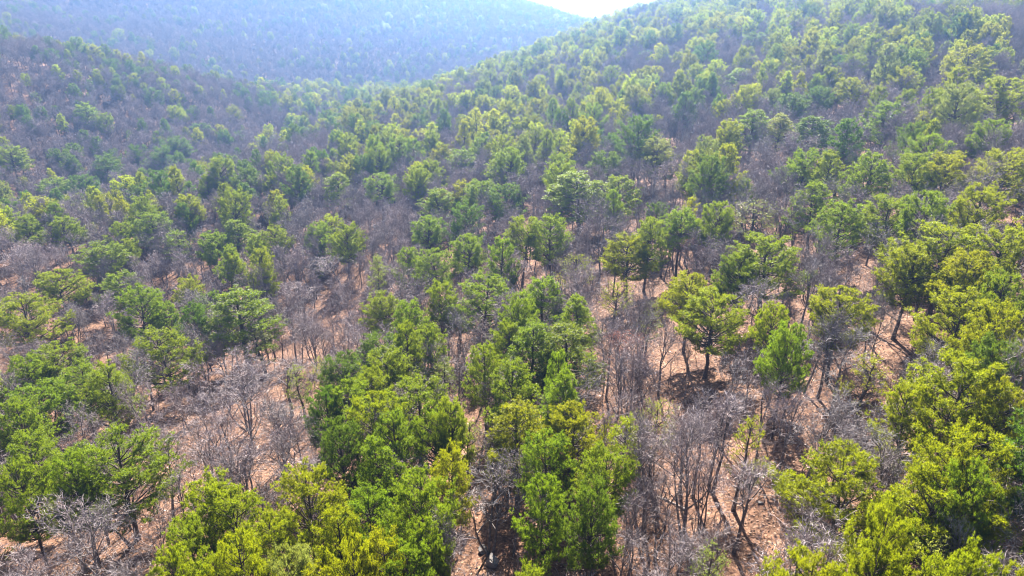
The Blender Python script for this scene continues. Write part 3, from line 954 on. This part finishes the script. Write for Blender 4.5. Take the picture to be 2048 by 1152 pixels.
# ------------------------------------------------------------------ words for labels
ones = "zero one two three four five six seven eight nine ten eleven twelve thirteen fourteen fifteen sixteen seventeen eighteen nineteen".split()
tens = "zero ten twenty thirty forty fifty sixty seventy eighty ninety".split()


def say(n):
    n = int(max(0, min(100, n)))
    if n == 100:
        return "a hundred"
    if n < 20:
        return ones[n]
    return tens[n // 10] + ("-" + ones[n % 10] if n % 10 else "")


used_labels = set()


def place_label(head, u, v):
    a, b = round(u / 20.48), round(v / 11.52)
    a, b = min(max(a, 0), 100), min(max(b, 0), 100)
    for da, db in ((0, 0), (1, 0), (-1, 0), (0, 1), (0, -1), (1, 1), (-1, -1), (1, -1), (-1, 1), (2, 0), (0, 2), (-2, 0)):
        s = f"{head}, {say(a + da)} percent across and {say(b + db)} percent down the picture"
        if s not in used_labels:
            break
    used_labels.add(s)
    return s


hand = {  # hand-written labels for the trees that stand out
    ('p', 603): "broad yellow-green pine, roundest crown along the bottom edge, forked dark limbs showing inside",
    ('p', 215): "wide pine with long spreading limbs above the pale leafless tree near the bottom corner",
    ('p', 1542): "broad domed pine towering over the bare oaks, widest crown at mid height",
    ('p', 965): "wide pine with bare lower limbs at the very centre of the picture",
    ('p', 1712): "large yellow pine with open crown and visible forked trunk beside the leaf-strewn slope",
    ('p', 478): "lone conical pine at the top of the bare leaf-covered clearing",
    ('p', 318): "squat dark domed pine just above the large spreading leafless tree",
    ('p', 1148): "bright domed pine standing over the dark shadowed ground in the lower middle",
    ('p', 1198): "bright green rounded pine tucked against the domed pine, over deep shade",
    ('p', 828): "broad green pine with two dark trunks below it, heart of the central clump",
    ('b', 435): "largest spreading leafless tree, fan of grey branches over the open clearing",
    ('b', 1250): "leafless oak still holding dry reddish leaves beside the tall green pines",
    ('b', 1700): "big pale grey oak with crooked leaning branches amid dark shade",
    ('b', 975): "pale many-stemmed leafless tree leaning over two grey boulders at the bottom edge",
    ('b', 672): "tall leafless tree with dark straight trunk at the top of the clearing",
    ('b', 800): "rounded purple-grey leafless crown nestled behind a row of pines",
}


def thing(name, label, cat, group, loc, rz, sx, sz):
    o = bpy.data.objects.new(name, None)
    o.empty_display_size = 0.3
    o.location = loc
    o.rotation_euler = (random.gauss(0, 0.035), random.gauss(0, 0.035), rz)
    o.scale = (sx, sx, sz)
    o["label"] = label
    o["category"] = cat
    if group:
        o["group"] = group
    COL.objects.link(o)
    return o


def part(name, me, parent, mat=None, kind=None):
    o = bpy.data.objects.new(name, me)
    o.parent = parent
    if mat is not None:
        o.material_slots[0].link = 'OBJECT'
        o.material_slots[0].material = mat
    if kind:
        o["kind"] = kind
    COL.objects.link(o)
    return o


cw = {'yellow': 'yellow-green', 'mid': 'green', 'deep': 'dark green', 'pale': 'pale green'}
fwd = {'broad': 'broad', 'rounded': 'rounded', 'conical': 'conical', 'slender': 'slender', 'thin': 'thin young'}
for i in sorted(sel_p):
    x, y, z, k, sx, sz, rz, colr, hi = trees_p[i]
    pr = PINES[k]
    u, v, d = project(x, y, z + pr['h'] * sz * 0.72)
    key = ('p', hero_pines[hi][0]) if hi >= 0 else None
    if key in hand:
        lab = hand.pop(key)
    else:
        lab = place_label(f"{fwd[pr['form']]} {cw[colr]} pine", float(u), float(v))
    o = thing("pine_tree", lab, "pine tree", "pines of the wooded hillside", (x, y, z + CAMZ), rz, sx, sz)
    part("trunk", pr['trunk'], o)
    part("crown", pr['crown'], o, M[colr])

bwd = {'spreading': 'spreading', 'many-stemmed': 'many-stemmed', 'upright': 'upright', 'slight': 'small', 'leafy': 'dry-leaved'}
for i in sorted(sel_b):
    x, y, z, k, sx, sz, rz, bark, hi = trees_b[i]
    pr = BARES[k]
    u, v, d = project(x, y, z + pr['h'] * sz * 0.6)
    key = ('b', hero_bares[hi][0]) if hi >= 0 else None
    if key in hand:
        lab = hand.pop(key)
    else:
        c = {'twig': 'grey leafless', 'twigpale': 'pale grey leafless', 'redleaf': 'reddish', 'tanleaf': 'tan'}[bark]
        lab = place_label(f"{bwd[pr['form']]} {c} tree", float(u), float(v))
    o = thing("leafless_tree", lab, "leafless tree", "leafless trees among the pines", (x, y, z + CAMZ), rz, sx, sz)
    part("trunk", pr['trunk'], o)
    part("crown", pr['crown'], o, M['twigpale'] if bark == 'twigpale' else M['twig'])
    if pr['leaves']:
        part("foliage", pr['leaves'], o, M[bark])

# ------------------------------------------------------------------ the rest of the wood: one mass of each kind
def instancer(name, pts_, rot, scl, idx, protos, label, cat):
    coll = bpy.data.collections.new(name + "_kinds")
    for j, me in enumerate(protos):
        po = bpy.data.objects.new("%s_kind_%s" % (name, chr(97 + j // 26) + chr(97 + j % 26)), me)
        coll.objects.link(po)
    me = bpy.data.meshes.new(name)
    me.vertices.add(len(pts_))
    me.vertices.foreach_set("co", np.asarray(pts_, np.float32).ravel())
    a = me.attributes.new("rot", 'FLOAT_VECTOR', 'POINT'); a.data.foreach_set("vector", np.asarray(rot, np.float32).ravel())
    a = me.attributes.new("scl", 'FLOAT_VECTOR', 'POINT'); a.data.foreach_set("vector", np.asarray(scl, np.float32).ravel())
    a = me.attributes.new("idx", 'INT', 'POINT'); a.data.foreach_set("value", np.asarray(idx, np.int32))
    o = bpy.data.objects.new(name, me)
    COL.objects.link(o)
    ng = bpy.data.node_groups.new(name, 'GeometryNodeTree')
    ng.interface.new_socket("Geometry", in_out='INPUT', socket_type='NodeSocketGeometry')
    ng.interface.new_socket("Geometry", in_out='OUTPUT', socket_type='NodeSocketGeometry')
    gi, go = ng.nodes.new("NodeGroupInput"), ng.nodes.new("NodeGroupOutput")
    ci = ng.nodes.new("GeometryNodeCollectionInfo")
    ci.inputs["Collection"].default_value = coll
    ci.inputs["Separate Children"].default_value = True
    ci.inputs["Reset Children"].default_value = True
    iop = ng.nodes.new("GeometryNodeInstanceOnPoints")
    iop.inputs["Pick Instance"].default_value = True

    def attr(nm, ty):
        nd = ng.nodes.new("GeometryNodeInputNamedAttribute")
        nd.data_type = ty
        nd.inputs["Name"].default_value = nm
        return nd.outputs[0]
    L = ng.links.new
    L(gi.outputs[0], iop.inputs["Points"])
    L(ci.outputs[0], iop.inputs["Instance"])
    L(attr("idx", 'INT'), iop.inputs["Instance Index"])
    e2r = ng.nodes.new("FunctionNodeEulerToRotation")
    L(attr("rot", 'FLOAT_VECTOR'), e2r.inputs[0])
    L(e2r.outputs[0], iop.inputs["Rotation"])
    L(attr("scl", 'FLOAT_VECTOR'), iop.inputs["Scale"])
    L(iop.outputs[0], go.inputs[0])
    md = o.modifiers.new("scatter", 'NODES')
    md.node_group = ng
    o["kind"] = "stuff"
    o["label"] = label
    o["category"] = cat
    return o


rest = [t for i, t in enumerate(trees_p) if i not in sel_p]
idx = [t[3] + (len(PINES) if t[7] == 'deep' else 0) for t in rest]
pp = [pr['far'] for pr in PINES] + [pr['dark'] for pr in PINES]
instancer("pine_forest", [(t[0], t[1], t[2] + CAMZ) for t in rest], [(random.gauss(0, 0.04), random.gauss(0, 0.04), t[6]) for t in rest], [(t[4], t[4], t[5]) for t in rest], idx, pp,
          "hazy mass of smaller pines covering the farther slopes and ridge", "forest")

bp, bpidx = [], {}
for k, pr in enumerate(BARES):
    for c in ('twig', 'twigpale'):
        bpidx[(k, c)] = len(bp)
        bp.append(joined("bare_mesh", pr['tv'], pr['tq'], pr['V'], pr['tri'], pr['quad'], M['oakbark'], M[c]))
restb = [t for i, t in enumerate(trees_b) if i not in sel_b]
idx = [bpidx.get((t[3], t[7]), bpidx[(t[3] if t[3] != 8 else 0, 'twig')]) for t in restb]
instancer("bare_woods", [(t[0], t[1], t[2] + CAMZ) for t in restb], [(random.gauss(0, 0.05), random.gauss(0, 0.05), t[6]) for t in restb], [(t[4], t[4], t[5]) for t in restb], idx, bp,
          "purple-grey mass of leafless trees between the pines and over the valley", "woods")

# ------------------------------------------------------------------ undergrowth: thin bare saplings
sap = []
for k in range(5):
    g = np.random.default_rng(700 + k)
    T = Tubes()
    Hh = 3.2
    n = 1 if k < 3 else 3
    for s in range(n):
        a = g.uniform(0, 6.28)
        P = np.array([[0, 0, -0.2]] + [[math.cos(a) * 0.1 * q * (n > 1) * 1.6 + g.normal(0, 0.06) * q, math.sin(a) * 0.1 * q * (n > 1) * 1.6 + g.normal(0, 0.06) * q, Hh * q / 4] for q in range(1, 5)])
        T.add(P, np.linspace(0.035, 0.01, 5), 4)
        for j in range(13 if n == 1 else 7):
            f = g.uniform(0.25, 1)
            p = np.array([np.interp(f, np.linspace(0, 1, 5), P[:, c]) for c in range(3)])
            d = unit(np.array([g.normal(), g.normal(), abs(g.normal()) * 0.9 + 0.5]))
            l = g.uniform(0.4, 1.1) * (1.2 - f * 0.6)
            q1 = p + d * l
            T.add([p, p + d * l * 0.5 + g.normal(0, 0.04, 3), q1], (0.012, 0.009, 0.004), 3)
            for m in range(4):
                e = unit(d + g.normal(0, 0.6, 3))
                b0 = p + d * l * g.uniform(0.3, 0.9)
                T.add([b0, b0 + e * g.uniform(0.2, 0.5)], (0.008, 0.003), 3)
    tv, tq = T.get()
    sap.append(mesh_from("sapling_mesh", tv, quads=tq, mats=[M['twig'] if k % 2 else M['oakbark']]))
x, y, z = jitter_grid(2.0, 18, 170, 100)
dn = 0.55 + 0.35 * noise2(x, y, 17, 21)
dn = dn * (1 - 0.40 * np.clip(openness(x, y) * 1.2, 0, 1))
kp = rng.uniform(0, 1, len(x)) < dn
x, y, z = x[kp], y[kp], z[kp]
n = len(x)
sc = rng.uniform(0.45, 1.25, n)
instancer("undergrowth", np.stack([x, y, z + CAMZ], 1), np.stack([rng.normal(0, 0.08, n), rng.normal(0, 0.08, n), rng.uniform(0, 6.28, n)], 1),
          np.stack([sc, sc, sc * rng.uniform(0.8, 1.3, n)], 1), rng.integers(0, 5, n), sap, "thin leafless saplings and brush over the leaf-covered ground", "brush")

# ------------------------------------------------------------------ fallen leaves on the nearer ground
x, y, z = jitter_grid(0.36, 22, 100, 60)
kp = rng.uniform(0, 1, len(x)) < 0.55 + 0.3 * noise2(x, y, 9, 33)
x, y, z = x[kp], y[kp], z[kp]
n = len(x)
cpt = np.stack([x, y, terrain(x, y) + CAMZ + 0.05], 1)
u_ = unit(rng.normal(0, 1, (n, 3)) * np.array([1, 1, 0.35]))
v_ = unit(np.cross(u_, np.stack([rng.normal(0, 0.4, n), rng.normal(0, 0.4, n), np.ones(n)], 1)))
sz_ = rng.uniform(0.06, 0.16, n)[:, None]
LV = np.stack([cpt - u_ * sz_, cpt + v_ * sz_ * 0.6, cpt + u_ * sz_, cpt - v_ * sz_ * 0.6], 1).reshape(-1, 3)
ll = bpy.data.objects.new("leaf_litter", mesh_from("leaf_litter_mesh", LV, quads=np.arange(n * 4).reshape(-1, 4), mats=[M['leaf']]))
ll["kind"] = "stuff"
ll["label"] = "dry tan oak leaves strewn over the forest floor"
ll["category"] = "leaf litter"
COL.objects.link(ll)

x, y, z = jitter_grid(0.62, 22, 100, 60)
kp = rng.uniform(0, 1, len(x)) < 0.45 + 0.35 * noise2(x, y, 7, 44)
x, y = x[kp], y[kp]
n = len(x)
a_ = rng.uniform(0, 6.28, n)
ln_ = rng.uniform(0.25, 1.1, n)
dx, dy = np.cos(a_) * ln_, np.sin(a_) * ln_
p0_ = np.stack([x - dx / 2, y - dy / 2, terrain(x - dx / 2, y - dy / 2) + CAMZ + 0.04], 1)
p1_ = np.stack([x + dx / 2, y + dy / 2, terrain(x + dx / 2, y + dy / 2) + CAMZ + rng.uniform(0.04, 0.30, n)], 1)
wv = np.stack([-np.sin(a_), np.cos(a_), np.zeros(n)], 1) * rng.uniform(0.008, 0.022, n)[:, None]
up_ = np.array([0, 0, 0.02])
TV = np.stack([p0_ - wv, p0_ + wv, p0_ + up_, p1_], 1).reshape(-1, 3)
i4 = np.arange(n)[:, None] * 4
TF = np.concatenate([i4 + np.array([[0, 2, 3]]), i4 + np.array([[2, 1, 3]]), i4 + np.array([[1, 0, 3]])])
tl = bpy.data.objects.new("twig_litter", mesh_from("twig_litter_mesh", TV, tris=TF, mats=[M['deadwood']]))
tl["kind"] = "stuff"
tl["label"] = "broken grey twigs scattered over the leaf-covered ground"
tl["category"] = "twig litter"
COL.objects.link(tl)

# ------------------------------------------------------------------ boulders and fallen logs
def rock_mesh(seed):
    g = np.random.default_rng(seed)
    import bmesh
    bm = bmesh.new()
    bmesh.ops.create_icosphere(bm, subdivisions=3, radius=0.5)
    dirs = unit(g.normal(0, 1, (9, 3)))
    cut = g.uniform(0.26, 0.44, 9)
    for v in bm.verts:
        p = np.array(v.co)
        for d_, c_ in zip(dirs, cut):
            e = p @ d_ - c_
            if e > 0:
                p = p - d_ * e * 0.9
        p += g.normal(0, 0.008, 3)
        v.co = p
    me = bpy.data.meshes.new("boulder_mesh")
    bm.to_mesh(me)
    bm.free()
    me.materials.append(M['rock'])
    return me


rocks = [rock_mesh(900 + k) for k in range(5)]
rock_spots = [  # u, v, width px, label
    (985, 1128, 46, "largest grey boulder under the pale many-stemmed leafless tree at the bottom edge"),
    (966, 1104, 26, "small pale boulder just above the largest grey boulder at the bottom edge"),
    (48, 1103, 12, "white stone on the bare orange slope in the bottom corner"),
    (22, 1112, 8, "tiny pale stone near the picture's edge on the orange slope"),
    (632, 948, 12, "pale stone in the gap above the roundest yellow-green pine"),
    (1582, 945, 14, "pale upright stone on the leafy slope beside the large yellow pine"),
    (1655, 1066, 22, "pale stone lying under the large open-crowned yellow pine"),
    (1300, 965, 12, "pale stone on leaf litter below the reddish oak"),
    (560, 640, 12, "pale stone at the head of the clearing by the leaning log"),
    (640, 885, 10, "pale stone in leaf litter beside the central clump of pines"),
    (1520, 1010, 14, "grey stone on the sunlit litter between leafless trees"),
    (420, 905, 12, "grey stone on the open litter under the largest leafless tree"),
    (1210, 905, 10, "grey stone in deep shade beneath the bright domed pine"),
]
for k, (u, v, w, lab) in enumerate(rock_spots):
    p = place_ground(u, v)
    wm = w * p[2] / FPX
    o = bpy.data.objects.new("boulder", rocks[k % 5])
    o.location = (p[0], p[1], float(terrain(p[0], p[1])) + CAMZ + wm * 0.14)
    o.scale = (wm, wm * 0.75, wm * 0.55)
    o.rotation_euler = (random.uniform(-0.2, 0.2), random.uniform(-0.2, 0.2), random.uniform(0, 6))
    o["label"] = lab
    o["category"] = "boulder"
    o["group"] = "stones on the forest floor"
    COL.objects.link(o)


def log_mesh(seed):
    g = np.random.default_rng(seed)
    T = Tubes()
    k = 9
    s = np.linspace(0, 1, k)
    P = np.stack([s * 5 - 2.5, np.cumsum(g.normal(0, 0.05, k)), 0.16 + np.cumsum(g.normal(0, 0.02, k))], 1)
    T.add(P, np.linspace(0.17, 0.07, k) * g.uniform(0.9, 1.1, k), 9)
    for j in range(6):
        f = g.uniform(0.35, 0.98)
        p = np.array([np.interp(f, s, P[:, c]) for c in range(3)])
        d = unit(np.array([0.6, g.normal(), abs(g.normal(0, 0.6)) + 0.1]))
        T.add([p, p + d * 0.35, p + d * g.uniform(0.6, 1.2) + np.array([0, 0, 0.1])], (0.045, 0.03, 0.012), 4)
    v, q = T.get()
    return mesh_from("log_mesh", v, quads=q, mats=[M['deadwood']], smooth=True)


logs = [log_mesh(950 + k) for k in range(3)]
for k, (u, v, ang, sc_, lab) in enumerate([
    (262, 822, 8, 0.9, "fallen trunk lying level beside the domed pine, above the clearing"),
    (548, 652, 75, 0.7, "pale fallen log pointing uphill at the head of the clearing"),
    (1690, 1085, 20, 0.8, "weathered branch-studded log beneath the yellow pines at the bottom"),
    (1340, 1010, 130, 0.6, "thin grey log on sunlit litter among leafless saplings"),
    (690, 640, 15, 0.7, "grey log lying in the narrow gap below the tall leafless tree"),
    (870, 1010, 170, 0.7, "fallen pale log between the two bottom clumps of pines"),
]):
    p = place_ground(u, v)
    o = bpy.data.objects.new("fallen_log", logs[k % 3])
    e = 1.5
    a = R(ang)
    gxs = (float(terrain(p[0] + e * math.cos(a), p[1] + e * math.sin(a))) - float(terrain(p[0] - e * math.cos(a), p[1] - e * math.sin(a)))) / (2 * e)
    o.location = (p[0], p[1], float(terrain(p[0], p[1])) + CAMZ + 0.03)
    o.rotation_euler = (0, -math.atan(gxs), a)
    o.scale = (sc_, sc_, sc_)
    o["label"] = lab
    o["category"] = "log"
    o["group"] = "fallen logs"
    COL.objects.link(o)

# ------------------------------------------------------------------ haze
def build_haze():
    x0, x1_, y0, y1_ = -9300, 9300, -9300, 9300
    z0, z1 = ZMIN - 1.0, CAMZ + 92.0
    V = [(x, y, z) for z in (z0, z1) for y in (y0, y1_) for x in (x0, x1_)]
    Q = [(0, 2, 3, 1), (4, 5, 7, 6), (0, 1, 5, 4), (2, 6, 7, 3), (0, 4, 6, 2), (1, 3, 7, 5)]
    m, n, N, L = mat_new("hazy_air")
    out = N("ShaderNodeOutputMaterial")
    vp = N("ShaderNodeVolumePrincipled")
    vp.inputs["Color"].default_value = (0.29, 0.51, 1.0, 1)
    vp.inputs["Density"].default_value = HAZE_D
    vp.inputs["Anisotropy"].default_value = 0.7
    L(vp.outputs[0], out.inputs["Volume"])
    try:
        m.cycles.homogeneous_volume = True
    except Exception:
        pass
    o = bpy.data.objects.new("haze", mesh_from("haze_mesh", V, quads=Q, mats=[m]))
    o["kind"] = "stuff"
    o["label"] = "pale blue haze filling the valley"
    o["category"] = "haze"
    o.display_type = 'WIRE'
    COL.objects.link(o)


HAZE_D = 0.00050
build_haze()
print("TREES", len(trees_p), len(trees_b), "sel", len(sel_p), len(sel_b), "unused hand labels", list(hand))

print("TRIS", sum(len(p.vertices) - 2 for m_ in bpy.data.meshes for p in m_.polygons) if False else sum(len(m_.loops) - 2 * len(m_.polygons) for m_ in bpy.data.meshes))
